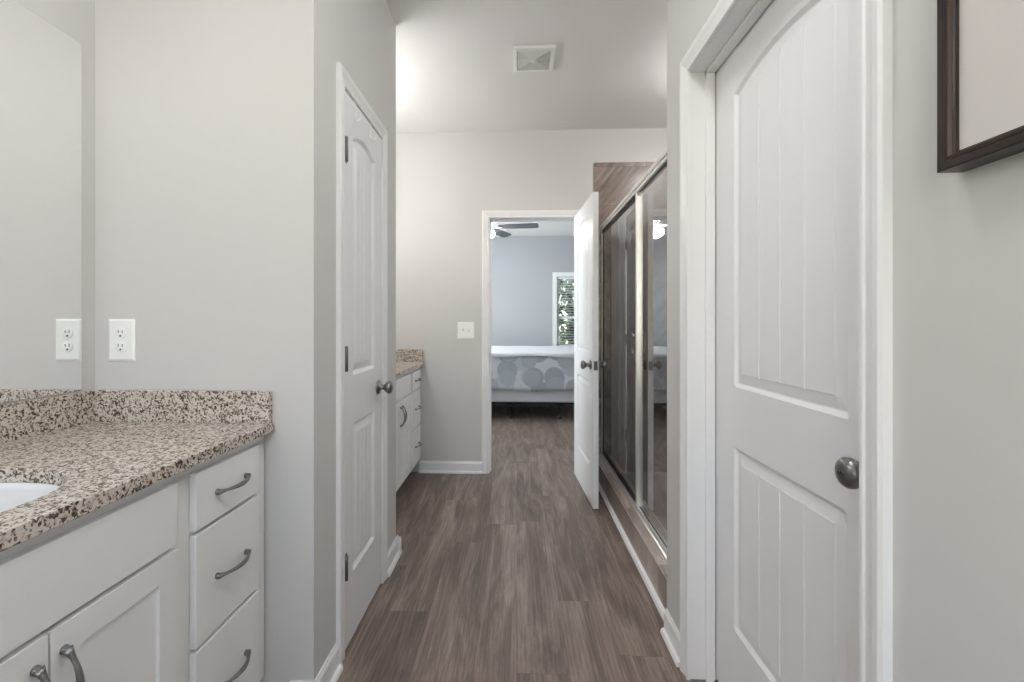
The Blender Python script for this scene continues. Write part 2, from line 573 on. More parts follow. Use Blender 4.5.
def knob(mb, o, axis):
    mb.lathe(o, axis, [(0, 0.031), (0.004, 0.032), (0.008, 0.029), (0.010, 0.014), (0.028, 0.0115), (0.034, 0.016), (0.040, 0.024),
                       (0.048, 0.0285), (0.056, 0.0285), (0.062, 0.025), (0.066, 0.018), (0.0675, 0.008), (0.0675, 0.001)], 28)
    return mb

# profile of the door casing: a across (0 inner edge .. .057 outer), t thickness
CAS = [(0, 0), (0, 0.009), (0.003, 0.0115), (0.010, 0.0115), (0.014, 0.009), (0.026, 0.012), (0.038, 0.0165), (0.050, 0.018), (0.057, 0.015), (0.057, 0)]
def casing(fn, a0, a1, zt, wd=1.0):
    """fn(u, t, z)"""
    mb = MB(); n = len(CAS)
    P = [(c[0] * wd, c[1]) for c in CAS]
    st = [[fn(a0 - a, t, 0.0) for a, t in P], [fn(a0 - a, t, zt + a) for a, t in P],
          [fn(a1 + a, t, zt + a) for a, t in P], [fn(a1 + a, t, 0.0) for a, t in P]]
    vs = [v for r in st for v in r]; fs = []
    for k in range(3):
        for i in range(n):
            i2 = (i + 1) % n
            fs.append((k * n + i, k * n + i2, (k + 1) * n + i2, (k + 1) * n + i))
    fs += [tuple(reversed(range(n))), tuple(range(3 * n, 4 * n))]
    return mb.add(vs, fs)

BASE = [(0, 0), (0.017, 0), (0.0165, 0.008), (0.0125, 0.0165), (0.011, 0.018), (0.011, 0.076), (0.009, 0.084), (0.005, 0.088), (0.004, 0.094), (0, 0.094)]
BASE = [(0, 0), (0.026, 0), (0.0255, 0.008), (0.021, 0.016), (0.012, 0.019), (0.012, 0.074), (0.0095, 0.082), (0.006, 0.086), (0.005, 0.093), (0, 0.093)]

# ------------------------------------------------------------------ room dimensions
CH = 2.743
XL, XR = -1.33, 0.582           # side walls
YE = 1.40                       # end wall beside the near vanity
XB, YB = -0.626, 2.37           # face and back of the linen block
YF, YF2 = 3.70, 3.815           # far wall
YBW = 8.18                      # bedroom back wall
YN = -1.35                      # wall behind the camera

# ------------------------------------------------------------------ shell
struct('floor', box(-2.6, 2.7, YN - 0.1, YBW + 0.12, -0.05, 0.0), M['floor'], origin=(0, 0, 0))
struct('ceiling', box(-1.45, 1.87, YN - 0.1, YF2, CH, CH + 0.05), M['ceiling'], origin=(0, 0, CH))
struct('ceiling_bedroom', box(-2.6, 2.7, YF2, YBW + 0.12, CH, CH + 0.05), M['ceiling'], origin=(0, 5, CH))
struct('wall_left', box(XL - 0.1, XL, YN, YF, 0, CH), M['wall'])
WX0, WX1, WZ0, WZ1 = -1.0, 0.30, 0.90, 2.25  # opening for the added fill window behind the camera
mb = MB()
mb.box(XL - 0.1, WX0, YN - 0.12, YN, 0, CH).box(WX1, 1.85, YN - 0.12, YN, 0, CH).box(WX0, WX1, YN - 0.12, YN, 0, WZ0).box(WX0, WX1, YN - 0.12, YN, WZ1, CH)
struct('wall_behind', mb, M['wall'])
struct('wall_outer_right', box(1.75, 1.85, YN, YF, 0, CH), M['wall'])
# linen closet block
struct('wall_end', box(XL, XB, YE, YE + 0.1, 0, CH), M['wall'])
mb = MB()
D1a, D1b, DH = 1.628, 2.106, 2.052
mb.box(XB - 0.11, XB, YE + 0.1, D1a, 0, CH).box(XB - 0.11, XB, D1b, YB, 0, CH).box(XB - 0.11, XB, D1a, D1b, DH, CH)
mb.box(XL, XB - 0.11, YB - 0.1, YB, 0, CH)
struct('wall_linen', mb, M['wall'])
# right wall with the recessed door
D2a, D2b = 0.798, 1.600
mb = MB()
mb.box(XR, XR + 0.125, YN, D2a, 0, CH).box(XR, XR + 0.125, D2b, 1.82, 0, CH).box(XR, XR + 0.125, D2a, D2b, DH + 0.004, CH)
mb.box(XR + 0.125, 1.75, 1.72, 1.82, 0, CH)
struct('wall_right', mb, M['wall'])
# far wall with the open bedroom door
D3a, D3b = -0.234, 0.510
mb = MB()
mb.box(XL - 0.1, D3a, YF, YF2, 0, CH).box(D3b, 1.85, YF, YF2, 0, CH).box(D3a, D3b, YF, YF2, DH + 0.01, CH)
struct('wall_far', mb, M['wall'])
# bedroom shell (painted cooler); back window opening, and one in the left wall added for fill
BX0, BX1, BZ0, BZ1 = 0.705, 1.555, 0.79, 2.03
mb = MB()
mb.box(-2.5, BX0, YBW, YBW + 0.12, 0, CH).box(BX1, 2.6, YBW, YBW + 0.12, 0, CH).box(BX0, BX1, YBW, YBW + 0.12, 0, BZ0).box(BX0, BX1, YBW, YBW + 0.12, BZ1, CH)
struct('wall_bedroom_back', mb, M['bedwall'])
mb = MB()
mb.box(-2.6, -2.5, YF2, 5.15, 0, CH).box(-2.6, -2.5, 6.65, YBW + 0.12, 0, CH).box(-2.6, -2.5, 5.15, 6.65, 0, 0.8).box(-2.6, -2.5, 5.15, 6.65, 2.1, CH)
struct('wall_bedroom_left', mb, M['bedwall'])
struct('wall_bedroom_right', box(2.6, 2.7, YF2, YBW + 0.12, 0, CH), M['bedwall'])
mb = MB()
mb.box(-2.6, D3a - 0.02, YF2, YF2 + 0.012, 0, CH).box(D3b + 0.02, 2.7, YF2, YF2 + 0.012, 0, CH).box(D3a - 0.02, D3b + 0.02, YF2, YF2 + 0.012, DH + 0.03, CH)
mb.box(-2.6, XL - 0.1, YF2 - 0.1, YF2, 0, CH).box(1.85, 2.7, YF2 - 0.1, YF2, 0, CH)
struct('wall_bedroom_front', mb, M['bedwall'])

# ------------------------------------------------------------------ casings, jambs, baseboards
# trim_1: linen door
def jamb(mb, fn, a0, a1, z, t0, t1, stop0, stop1):
    """fn(u,t,z) box helper through two corner points"""
    def bx(u0, u1, ta, tb, z0, z1):
        p = fn(u0, ta, z0); q = fn(u1, tb, z1)
        mb.box(p[0], q[0], p[1], q[1], p[2], q[2])
    J = 0.013
    bx(a0, a0 + J, t0, t1, 0, z); bx(a1 - J, a1, t0, t1, 0, z); bx(a0, a1, t0, t1, z - J, z)
    bx(a0 + J, a0 + J + 0.010, stop0, stop1, 0, z - J); bx(a1 - J - 0.010, a1 - J, stop0, stop1, 0, z - J)
    bx(a0 + J, a1 - J, stop0, stop1, z - J - 0.010, z - J)
f1 = lambda u, t, z: (XB + t, u, z)
mb = casing(f1, D1a + 0.004, D1b - 0.004, DH - 0.004)
struct('trim_1', mb, M['trim'])
mb = MB(); jamb(mb, f1, D1a - 0.006, D1b + 0.006, DH + 0.006, -0.11, 0.0, -0.075, -0.04)
struct('trim_2', mb, M['trim'])
f2 = lambda u, t, z: (XR - t, u, z)
struct('trim_3', casing(f2, D2a + 0.002, D2b - 0.002 - 0.02, DH - 0.006), M['trim'])
mb = MB()
mb.box(XR, XR + 0.125, D2b - 0.015 - 0.001, D2b, 0, DH + 0.004).box(XR, XR + 0.125, D2a, D2a + 0.015, 0, DH + 0.004).box(XR, XR + 0.125, D2a, D2b, DH - 0.009, DH + 0.004)
mb.box(0.632, 0.6605, D2b - 0.028, D2b - 0.016, 0, DH - 0.009).box(0.632, 0.6605, D2a + 0.015, D2a + 0.027, 0, DH - 0.009).box(0.632, 0.6605, D2a, D2b - 0.015, DH - 0.019, DH - 0.009)
struct('trim_4', mb, M['trim'])
f3 = lambda u, t, z: (u, YF - t, z)
struct('trim_5', casing(f3, D3a + 0.012, D3b - 0.012, DH - 0.008), M['trim'])
f3b = lambda u, t, z: (u, YF2 + 0.012 + t, z)
struct('trim_6', casing(f3b, D3a + 0.012, D3b - 0.012, DH - 0.008), M['trim'])
mb = MB()
J0, J1 = D3a + 0.017, D3b - 0.017
mb.box(D3a, J0, YF, YF2 + 0.012, 0, DH + 0.01).box(J1, D3b, YF, YF2 + 0.012, 0, DH + 0.01).box(D3a, D3b, YF, YF2 + 0.012, DH - 0.004, DH + 0.01)
mb.box(J0, J0 + 0.010, YF + 0.04, YF + 0.075, 0, DH - 0.004).box(J1 - 0.010, J1, YF + 0.04, YF + 0.075, 0, DH - 0.004).box(J0, J1, YF + 0.04, YF + 0.075, DH - 0.014, DH - 0.004)
jb = struct('trim_7', mb, M['trim'])
sp_ = link('strike_plate', box(J0, J0 + 0.0015, YF + 0.004, YF + 0.03, 0.88, 0.96), M['darknickel'], jb)
tag(sp_, 'small dark metal strike plate')

def base_run(mb, fn, t0, t1):
    mb.extrude(BASE, fn, t0, t1)
mb = MB(); base_run(mb, lambda a, b, t: (XB + a, t, b), YE - 0.026, D1a - 0.053)
base_run(mb, lambda a, b, t: (t, YE - a, b), -0.70, XB + 0.026)
struct('baseboard_left', mb, M['trim'])
mb = MB(); base_run(mb, lambda a, b, t: (XB + a, t, b), D1b + 0.053, YB + 0.026)
base_run(mb, lambda a, b, t: (t, YB + a, b), -0.70, XB + 0.026)
struct('baseboard_block', mb, M['trim'])
mb = MB(); base_run(mb, lambda a, b, t: (t, YF - a, b), -0.783, D3a - 0.045)
struct('baseboard_far', mb, M['trim'])
mb = MB(); base_run(mb, lambda a, b, t: (XR - a, t, b), D2b + 0.037, 1.82 + 0.0)
struct('baseboard_right', mb, M['trim'])
mb = MB(); base_run(mb, lambda a, b, t: (XR - a, t, b), YN, D2a - 0.055)
struct('baseboard_right_near', mb, M['trim'])
mb = MB(); base_run(mb, lambda a, b, t: (t, YBW - a, b), -2.5, 2.6)
struct('baseboard_bedroom', mb, M['trim'])

# ------------------------------------------------------------------ doors
def hinge(mb, x, y, z, ax=(0, 0, 1)):
    mb.lathe((x, y, z - 0.046), ax, [(0, 0.0035), (0.002, 0.0065), (0.090, 0.0065), (0.092, 0.0035)], 12)
    return mb
# door_1: linen closet door, front face at XB+0.004 looking +X, hinge side near (y=1.638)
W1, H1, T = 0.457, 2.028, 0.035
hy, hz = 1.6385, 0.014
r = empty('door_1', (XB - 0.012, hy, hz), kind='structure')
fn = lambda u, n, z: (XB - 0.012 + n, hy + u, hz + z)
link('slab', panel_slab(W1, H1, T, plank_panels(W1, 0.088, 0.105, 0.034, 4, 1.45), fn), M['door'], r)
xf = XB - 0.012 + T / 2
for z in (1.826, 1.070, 0.317):
    h = hinge(MB(), xf + 0.0075, hy - 0.001, z)
    h.box(xf - 0.0005, xf + 0.0015, hy + 0.002, hy + 0.022, z - 0.045, z + 0.045)
    link('hinge', h, M['darknickel'], r)
kn = MB(); knob(kn, (xf, hy + W1 - 0.058, 0.914), (1, 0, 0))
link('knob', kn, M['nickel'], r)
link('latch_plate', box(xf - 0.03, xf - 0.006, hy + W1 - 0.001, hy + W1 + 0.0008, 0.885, 0.943), M['nickel'], r)

# door_2: recessed door in the right wall, face at x=.665 looking -X
W2 = 0.762; d2y = 1.581 - W2
r = empty('door_2', (0.665 + T / 2, d2y, hz), kind='structure')
fn = lambda u, n, z: (0.665 + T / 2 - n, d2y + u, hz + z)
link('slab', panel_slab(W2, H1, T, plank_panels(W2, 0.140, 0.134, 0.040, 4), fn), M['door'], r)
kn = MB(); knob(kn, (0.665, d2y + 0.062, 0.921), (-1, 0, 0))
k = link('knob', kn, M['nickel'], r)
pb = MB().lathe((0.665 - 0.0672, d2y + 0.062, 0.921), (-1, 0, 0), [(0, 0.0085), (0.0015, 0.0085), (0.002, 0.007), (0.0005, 0.0055), (0.0005, 0.001)], 20)
pb.box(0.665 - 0.0705, 0.665 - 0.067, d2y + 0.0605, d2y + 0.0635, 0.9175, 0.9245)
link('lock_button', pb, M['darknickel'], k)

# door_3: bedroom door, open about 87 degrees into the bathroom; hinge pin at right jamb
W3 = 0.711
px, py = J1 - 0.003, YF - 0.004
r = empty('door_3', (px, py, hz), kind='structure')
# built open at exactly 90 degrees: leaf runs along -Y, thickness towards -X, then swung a little
fn = lambda u, n, z: (px - T / 2 - n, py - 0.004 - u, hz + z)
link('slab', panel_slab(W3, H1, T, plank_panels(W3, 0.135, 0.120, 0.040, 4), fn), M['door'], r)
for sx in (-1, 1):
    kn = MB(); knob(kn, (px - T / 2 + sx * T / 2, py - 0.004 - W3 + 0.064, 0.930), (sx, 0, 0))
    link('knob', kn, M['nickel'], r)
link('latch_plate', box(px - T / 2 - 0.0125, px - T / 2 + 0.0125, py - 0.004 - W3 - 0.001, py - 0.004 - W3 + 0.002, 0.900, 0.958), M['darknickel'], r)
for z in (1.83, 1.08, 0.32):
    h = hinge(MB(), px + 0.004, py - 0.001, z)
    h.box(px - 0.028, px - 0.002, py - 0.0045, py - 0.002, z - 0.045, z + 0.045)
    link('hinge', h, M['darknickel'], r)
r.rotation_euler = (0, 0, math.radians(2.6))

# two small hooks over the top of the linen door
hk0 = None
for yy in (1.745, 1.93):
    mb = MB()
    zt = hz + H1
    mb.box(xf - T - 0.002, xf + 0.0025, yy - 0.009, yy + 0.009, zt, zt + 0.0018)
    mb.box(xf + 0.0006, xf + 0.0025, yy - 0.009, yy + 0.009, zt - 0.062, zt + 0.001)
    mb.tube([(xf + 0.002, yy, zt - 0.055), (xf + 0.006, yy, zt - 0.068), (xf + 0.016, yy, zt - 0.072), (xf + 0.023, yy, zt - 0.062), (xf + 0.024, yy, zt - 0.050)], 0.0032, 8)
    o = link('over_door_hook', mb, M['plastic'])
    tag(o, 'small white hook over the closet door top, ' + ('the one nearer the hinge side' if yy < 1.8 else 'the one nearer the knob side'), 'hook', 'hooks over the closet door')

# ------------------------------------------------------------------ vanity (cabinet, counter, sink, mirror, light), built near and copied far
XFR = -0.782     # face frame front
XD = -0.764      # drawer and door fronts
CT = 0.893
def pull(mb, c, d, L=0.128):
    """bow pull centred at c (on the front plane), running along unit vector d, standing out +X; leaf shaped feet"""
    c = Vector(c); d = Vector(d); X = Vector((1, 0, 0))
    pts = []; rad = []; fl = []
    for i in range(17):
        t = -1 + 2 * i / 16
        out = 0.006 + 0.024 * (1 - abs(t) ** 2.2)
        pts.append(c + d * (t * L / 2) + X * out)
        a = abs(t)
        rad.append(0.0036 + 0.0022 * max(0, 1 - a * 1.4) + (0.0035 * max(0, (a - 0.78) / 0.22) if a > 0.78 else 0))
        fl.append((1, 1.15 if a < 0.7 else 1.3))
    mb.tube(pts, rad, 10, True, fl)
    for s in (-1, 1):
        f = c + d * (s * (L / 2 - 0.002))
        mb.lathe(f, (1, 0, 0), [(0, 0.0075), (0.003, 0.0078), (0.008, 0.005), (0.012, 0.004)], 12)
    return mb

def drawer(root, y0, y1, z0, z1, handle=True, name='drawer'):
    d = link(name, box(XFR - 0.0, XD, y0, y1, z0, z1), M['cab'], root, 0.0025)
    if handle:
        link('handle', pull(MB(), (XD, (y0 + y1) / 2 + 0.004, (z0 + z1) / 2 if z1 - z0 < 0.2 else (z0 + z1) / 2), (0, 1, 0)), M['nickel'], d)
    return d

van = empty('bathroom_vanity', (-1.05, 0.745, 0), 'white vanity cabinet at left front under the large granite countertop', 'cabinet', 'bathroom vanities')
Y0, Y1 = 0.085, 1.397
mb = MB()
mb.box(XL + 0.003, XFR - 0.02, Y0, Y1, 0.105, 0.12)
mb.box(XL + 0.003, XFR - 0.02, Y0, Y0 + 0.016, 0.105, 0.863).box(XL + 0.003, XFR - 0.02, Y1 - 0.016, Y1, 0.105, 0.863)
mb.box(XL + 0.003, XL + 0.012, Y0, Y1, 0.105, 0.863)
link('carcass', mb, M['cab'], van)
# face frame with rails and stiles
mb = MB()
mb.box(XFR - 0.02, XFR, Y0, Y1, 0.105, 0.14).box(XFR - 0.02, XFR, Y0, Y1, 0.828, 0.864)
for a, b in ((Y0, 0.125), (0.365, 0.452), (0.993, 1.083), (1.325, Y1)):
    mb.box(XFR - 0.02, XFR, a, b, 0.13, 0.84)
mb.box(XFR - 0.0195, XFR - 0.0005, 0.44, 1.0, 0.68, 0.71)
for a, b in ((0.12, 0.37), (1.075, 1.33)):
    mb.box(XFR - 0.0195, XFR - 0.0005, a, b, 0.685, 0.705).box(XFR - 0.0195, XFR - 0.0005, a, b, 0.40, 0.425)
link('face_frame', mb, M['cab'], van)
link('toe_kick', box(XFR - 0.09, XFR - 0.075, Y0 + 0.01, Y1, 0.0, 0.106), M['cab'], van)
for a, b in ((1.068, 1.338), (0.107, 0.377)):
    drawer(van, a, b, 0.699, 0.838)
    drawer(van, a, b, 0.418, 0.690)
    drawer(van, a, b, 0.133, 0.408)
drawer(van, 0.435, 1.010, 0.699, 0.838, False, 'false_front')
SH = [(0, 0), (0.0012, 0.006), (0.003, 0.0065)]
for a, b, hy_ in ((0.7245, 1.010, 0.746), (0.435, 0.7205, 0.699)):
    wd = b - a; ht = 0.690 - 0.133
    fn = lambda u, n, z, a=a: (XD - 0.009 + n, a + u, 0.133 + z)
    d = link('door', panel_slab(wd, ht, 0.018, [dict(u0=0.054, u1=wd - 0.054, z0=0.054, z1=ht - 0.054, P=SH)], fn, False), M['cab'], van, 0.0012)
    link('handle', pull(MB(), (XD, hy_, 0.586), (0, 0, 1), 0.125), M['nickel'], d)

# countertop with an oval cut-out
cnt = empty('granite_countertop', (-1.04, 0.745, CT), 'large speckled granite countertop with white oval sink at left front', 'countertop', 'granite countertops')
def counter_mb(x0, x1, y0, y1, z0, z1, cx, cy, a, b, n=48):
    mb = MB()
    def oval(k):
        t = 2 * PI * k / n; c_, s_ = math.cos(t), math.sin(t); e = 2 / 2.4
        return (cx + a * math.copysign(abs(c_) ** e, c_), cy + b * math.copysign(abs(s_) ** e, s_))
    def rect(k):
        t = 2 * PI * k / n; c_, s_ = math.cos(t), math.sin(t)
        dx = (x1 - cx) if c_ > 0 else (cx - x0); dy = (y1 - cy) if s_ > 0 else (cy - y0)
        q = 1 / max(abs(c_) / dx, abs(s_) / dy)
        return (cx + c_ * q, cy + s_ * q)
    # make the outer ring hit the corners
    ov = [oval(k) for k in range(n)]; rc = [rect(k) for k in range(n)]
    for cxn, cyn in ((x0, y0), (x0, y1), (x1, y0), (x1, y1)):
        k = min(range(n), key=lambda i: (rc[i][0] - cxn) ** 2 + (rc[i][1] - cyn) ** 2)
        rc[k] = (cxn, cyn)
    for z in (z1, z0):
        vs = [(x, y, z) for x, y in ov] + [(x, y, z) for x, y in rc]
        mb.add(vs, [(k, (k + 1) % n, n + (k + 1) % n, n + k) for k in range(n)])
    for ring in (ov, rc):
        vs = [(x, y, z0) for x, y in ring] + [(x, y, z1) for x, y in ring]
        mb.add(vs, [(k, (k + 1) % n, n + (k + 1) % n, n + k) for k in range(n)])
    return mb, ov
SCX, SCY = -1.035, 0.7225
mb, ov = counter_mb(XL + 0.002, -0.749, 0.072, YE - 0.001, 0.864, CT, SCX, SCY, 0.203, 0.197)
link('slab', mb, M['granite'], cnt, 0.002)
link('back_splash', box(XL + 0.002, XL + 0.021, 0.072, YE - 0.021, CT, 0.990), M['granite'], cnt, 0.0015)
link('side_splash', box(XL + 0.002, -0.7565, YE - 0.021, YE - 0.001, CT, 0.990), M['granite'], cnt, 0.0015)
# sink bowl
mb = MB(); rings = []
n = len(ov)
for s, z in ((1.06, 0.8635), (0.995, 0.8635), (0.97, 0.85), (0.93, 0.80), (0.84, 0.755), (0.6, 0.728), (0.2, 0.72), (0.1, 0.718)):
    rings.append([(SCX + (x - SCX) * s, SCY + (y - SCY) * s, z) for x, y in ov])
for s, z in ((0.1, 0.708), (0.62, 0.716), (0.88, 0.745), (0.97, 0.80), (1.01, 0.853), (1.06, 0.853)):
    rings.append([(SCX + (x - SCX) * s, SCY + (y - SCY) * s, z) for x, y in ov])
vs = [v for rg in rings for v in rg]; fs = []
for i in range(len(rings)):
    j = (i + 1) % len(rings)
    for k in range(n):
        k2 = (k + 1) % n
        fs.append((i * n + k, i * n + k2, j * n + k2, j * n + k))
mb.add(vs, fs, True)
sink = empty('sink', (SCX, SCY, 0.72), 'white oval undermount sink in the left front granite countertop', 'sink', 'oval undermount sinks')
link('basin', mb, M['ceramic'], sink)
link('drain', MB().lathe((SCX, SCY, 0.7165), (0, 0, 1), [(0, 0.0195), (0.0025, 0.022), (0.0035, 0.018), (0.003, 0.002)], 20), M['chrome'], sink)

# mirror
mir = empty('wall_mirror', (XL, 0.73, 1.0), 'frameless mirror with rounded corners on the left wall above the granite', 'mirror', 'frameless mirrors')
def rounded_plate(x0, x1, y0, y1, z0, z1, r=0.007, k=6):
    pts = []
    for cy_, cz_, a0 in ((y1 - r, z1 - r, 0), (y0 + r, z1 - r, 90), (y0 + r, z0 + r, 180), (y1 - r, z0 + r, 270)):
        for i in range(k + 1):
            t = math.radians(a0 + 90 * i / k)
            pts.append((cy_ + r * math.cos(t), cz_ + r * math.sin(t)))
    n = len(pts)
    vs = [(x0, y, z) for y, z in pts] + [(x1, y, z) for y, z in pts]
    return MB().add(vs, [(i, (i + 1) % n, n + (i + 1) % n, n + i) for i in range(n)] + [tuple(reversed(range(n))), tuple(range(n, 2 * n))])
MY0, MY1, MZ0, MZ1 = 0.11, 1.353, 0.9915, 2.051
link('backing', rounded_plate(XL + 0.0005, XL + 0.0022, MY0, MY1, MZ0, MZ1), M['mirror_edge'], mir)
link('silvered_glass', rounded_plate(XL + 0.0022, XL + 0.0032, MY0 + 0.001, MY1 - 0.001, MZ0 + 0.001, MZ1 - 0.001), M['mirror'], mir)

# vanity light above the mirror
vl = empty('vanity_light', (XL, 0.73, 2.25), 'three globe light bar over the left front mirror', 'light', 'vanity light bars')
link('back_plate', box(XL + 0.0005, XL + 0.02, 0.22, 0.88, 2.27, 2.35), M['nickel'], vl, 0.004)
for yy in (0.29, 0.55, 0.81):
    arm = MB().tube([(XL + 0.02, yy, 2.31), (XL + 0.10, yy, 2.33), (XL + 0.155, yy, 2.345), (XL + 0.175, yy, 2.325)], 0.008, 8)
    arm.lathe((XL + 0.175, yy, 2.335), (0, 0, -1), [(0, 0.02), (0.02, 0.028), (0.03, 0.028)], 16)
    link('arm', arm, M['nickel'], vl)
    gl = MB().lathe((XL + 0.175, yy, 2.310), (0, 0, -1), [(0, 0.026), (0.012, 0.045), (0.035, 0.062), (0.065, 0.068), (0.10, 0.06), (0.122, 0.04), (0.130, 0.012)], 20)
    link('lamp_globe', gl, M['globe'], vl)

OFF = (0, YF - YE, 0)
for src, lab in ((van, 'white vanity cabinet in the alcove against the far wall'),
                 (cnt, 'smaller looking granite countertop in the alcove beside the far wall'),
                 (sink, 'white oval sink in the far alcove countertop'),
                 (mir, 'frameless mirror on the left wall of the far alcove'),
                 (vl, 'three globe light bar in the far alcove above the second vanity')):
    c = copy_tree(src, OFF if src is not vl else (0, OFF[1] - 0.10, 0)); c['label'] = lab
    if src is vl:
        for g in c.children:
            if g.name.startswith('lamp_globe'):
                g.data = g.data.copy(); g.data.materials[0] = M['globe_far']

# ------------------------------------------------------------------ outlet, switch
o = empty('wall_outlet', (-1.240, YE, 1.146), 'white duplex outlet above the granite splash beside the mirror', 'outlet')
mb = MB()
def plate(mb, cx, y, cz, w, h, t=0.006):
    b = 0.006
    vs = [(cx - w / 2, y, cz - h / 2), (cx + w / 2, y, cz - h / 2), (cx + w / 2, y, cz + h / 2), (cx - w / 2, y, cz + h / 2)]
    ws, hs = w - 2 * b, h - 2 * b
    vs += [(cx - w / 2, y - t * 0.4, cz - h / 2), (cx + w / 2, y - t * 0.4, cz - h / 2), (cx + w / 2, y - t * 0.4, cz + h / 2), (cx - w / 2, y - t * 0.4, cz + h / 2)]
    vs += [(cx - ws / 2, y - t, cz - hs / 2), (cx + ws / 2, y - t, cz - hs / 2), (cx + ws / 2, y - t, cz + hs / 2), (cx - ws / 2, y - t, cz + hs / 2)]
    fs = [(0, 1, 2, 3), (8, 9, 10, 11)]
    for a in (0, 4):
        fs += [(a + i, a + (i + 1) % 4, a + 4 + (i + 1) % 4, a + 4 + i) for i in range(4)]
    return mb.add(vs, fs)
plate(mb, -1.240, YE - 0.0002, 1.146, 0.086, 0.132)
link('cover_plate', mb, M['plastic'], o)
link('screw', MB().lathe((-1.240, YE - 0.006, 1.146), (0, -1, 0), [(0, 0.0032), (0.001, 0.0028), (0.0012, 0.001)], 10), M['plastic'], o)
for dz in (0.0215, -0.0215):
    fc = MB().lathe((-1.240, YE - 0.0055, 1.146 + dz), (0, -1, 0), [(0, 0.0175), (0.0022, 0.0175), (0.0028, 0.0165), (0.0028, 0.001)], 24)
    s_ = link('socket', fc, M['plastic'], o)
    sl = MB()
    yq = YE - 0.0086
    sl.box(-1.240 - 0.0078, -1.240 - 0.0052, yq, yq + 0.001, 1.146 + dz + 0.0005, 1.146 + dz + 0.0095)
    sl.box(-1.240 + 0.0052, -1.240 + 0.0078, yq, yq + 0.001, 1.146 + dz + 0.0005, 1.146 + dz + 0.0085)
    sl.lathe((-1.240, yq + 0.001, 1.146 + dz - 0.0085), (0, -1, 0), [(0, 0.0032), (0.001, 0.0032)], 10)
    link('slots', sl, M['dark'], s_)
o = empty('light_switch', (-0.408, YF, 1.146), 'white double toggle switch plate left of the bedroom doorway', 'switch')
mb = MB(); plate(mb, -0.408, YF - 0.0002, 1.146, 0.134, 0.134)
link('cover_plate', mb, M['plastic'], o)
for dx, up in ((-0.023, -1), (0.023, 1)):
    mb = box(-0.408 + dx - 0.0055, -0.408 + dx + 0.0055, YF - 0.0072, YF - 0.0055, 1.146 - 0.0125, 1.146 + 0.0125)
    s_ = link('toggle_slot', mb, M['mirror_edge'], o)
    q = 1.146 + up * 0.004
    tg = MB().add([(-0.408 + dx - 0.004, YF - 0.007, q - 0.006), (-0.408 + dx + 0.004, YF - 0.007, q - 0.006), (-0.408 + dx + 0.004, YF - 0.007, q + 0.006), (-0.408 + dx - 0.004, YF - 0.007, q + 0.006),
                   (-0.408 + dx - 0.0035, YF - 0.019, q + up * 0.006 - 0.004), (-0.408 + dx + 0.0035, YF - 0.019, q + up * 0.006 - 0.004), (-0.408 + dx + 0.0035, YF - 0.019, q + up * 0.006 + 0.003), (-0.408 + dx - 0.0035, YF - 0.019, q + up * 0.006 + 0.003)],
                  [(0, 1, 2, 3), (4, 5, 6, 7), (0, 1, 5, 4), (1, 2, 6, 5), (2, 3, 7, 6), (3, 0, 4, 7)])
    link('toggle', tg, M['plastic'], s_)

# ------------------------------------------------------------------ framed picture on the right wall
fy1, fy0, fz0, fz1 = 0.631, 0.10, 1.394, 2.10
o = empty('framed_picture', (XR, (fy0 + fy1) / 2, fz0), 'dark espresso frame around a plain off white board on right wall', 'picture frame')
def rect_frame(y0, y1, z0, z1, prof):
    """prof: (inset, x)"""
    mb = MB(); n = len(prof); vs = []
    for cy_, cz_, sy, sz in ((y0, z0, 1, 1), (y1, z0, -1, 1), (y1, z1, -1, -1), (y0, z1, 1, -1)):
        vs += [(x, cy_ + sy * a, cz_ + sz * a) for a, x in prof]
    fs = []
    for c_ in range(4):
        d_ = (c_ + 1) % 4
        for i in range(n):
            j = (i + 1) % n
            fs.append((c_ * n + i, c_ * n + j, d_ * n + j, d_ * n + i))
    return mb.add(vs, fs)
link('frame', rect_frame(fy0, fy1, fz0, fz1, [(0, XR - 0.0005), (0, 0.5505), (0.0015, 0.549), (0.010, 0.549), (0.013, 0.5515), (0.020, 0.555), (0.020, XR - 0.0005)]), M['espresso'], o)
link('inner_bead', rect_frame(fy0 + 0.0125, fy1 - 0.0125, fz0 + 0.0125, fz1 - 0.0125, [(0, 0.556), (0, 0.5505), (0.0035, 0.5495), (0.005, 0.553), (0.005, 0.556)]), M['bronze'], o)
link('board', box(0.560, 0.564, fy0 + 0.018, fy1 - 0.018, fz0 + 0.018, fz1 - 0.018), M['mat'], o)

# ------------------------------------------------------------------ exhaust vent
vx0, vx1, vy0, vy1 = -0.022, 0.214, 2.562, 2.806
vz = CH - 0.024
o = empty('exhaust_vent', ((vx0 + vx1) / 2, (vy0 + vy1) / 2, CH), 'square white exhaust fan grille on the bathroom ceiling', 'vent')
def sq_ring(mb, i0, i1, za, zb, zt=CH - 0.002):
    """square ring, inset i0..i1; bottom face at za (outer) zb (inner)"""
    vs = []
    for i, z in ((i0, zt), (i0, za), (i1, zb), (i1, zt)):
        vs += [(vx0 + i, vy0 + i, z), (vx1 - i, vy0 + i, z), (vx1 - i, vy1 - i, z), (vx0 + i, vy1 - i, z)]
    fs = []
    for k in range(4):
        k2 = (k + 1) % 4
        for r0 in range(4):
            r1 = (r0 + 1) % 4
            fs.append((r0 * 4 + k, r0 * 4 + k2, r1 * 4 + k2, r1 * 4 + k))
    return mb.add(vs, fs)
mb = sq_ring(MB(), 0, 0.024, vz + 0.004, vz)
link('rim', mb, M['plastic'], o, 0.001)
mb = MB()
i = 0.030
while i < 0.108:
    sq_ring(mb, i, i + 0.0055, vz + 0.004, vz + 0.002, vz + 0.010)
    i += 0.0105
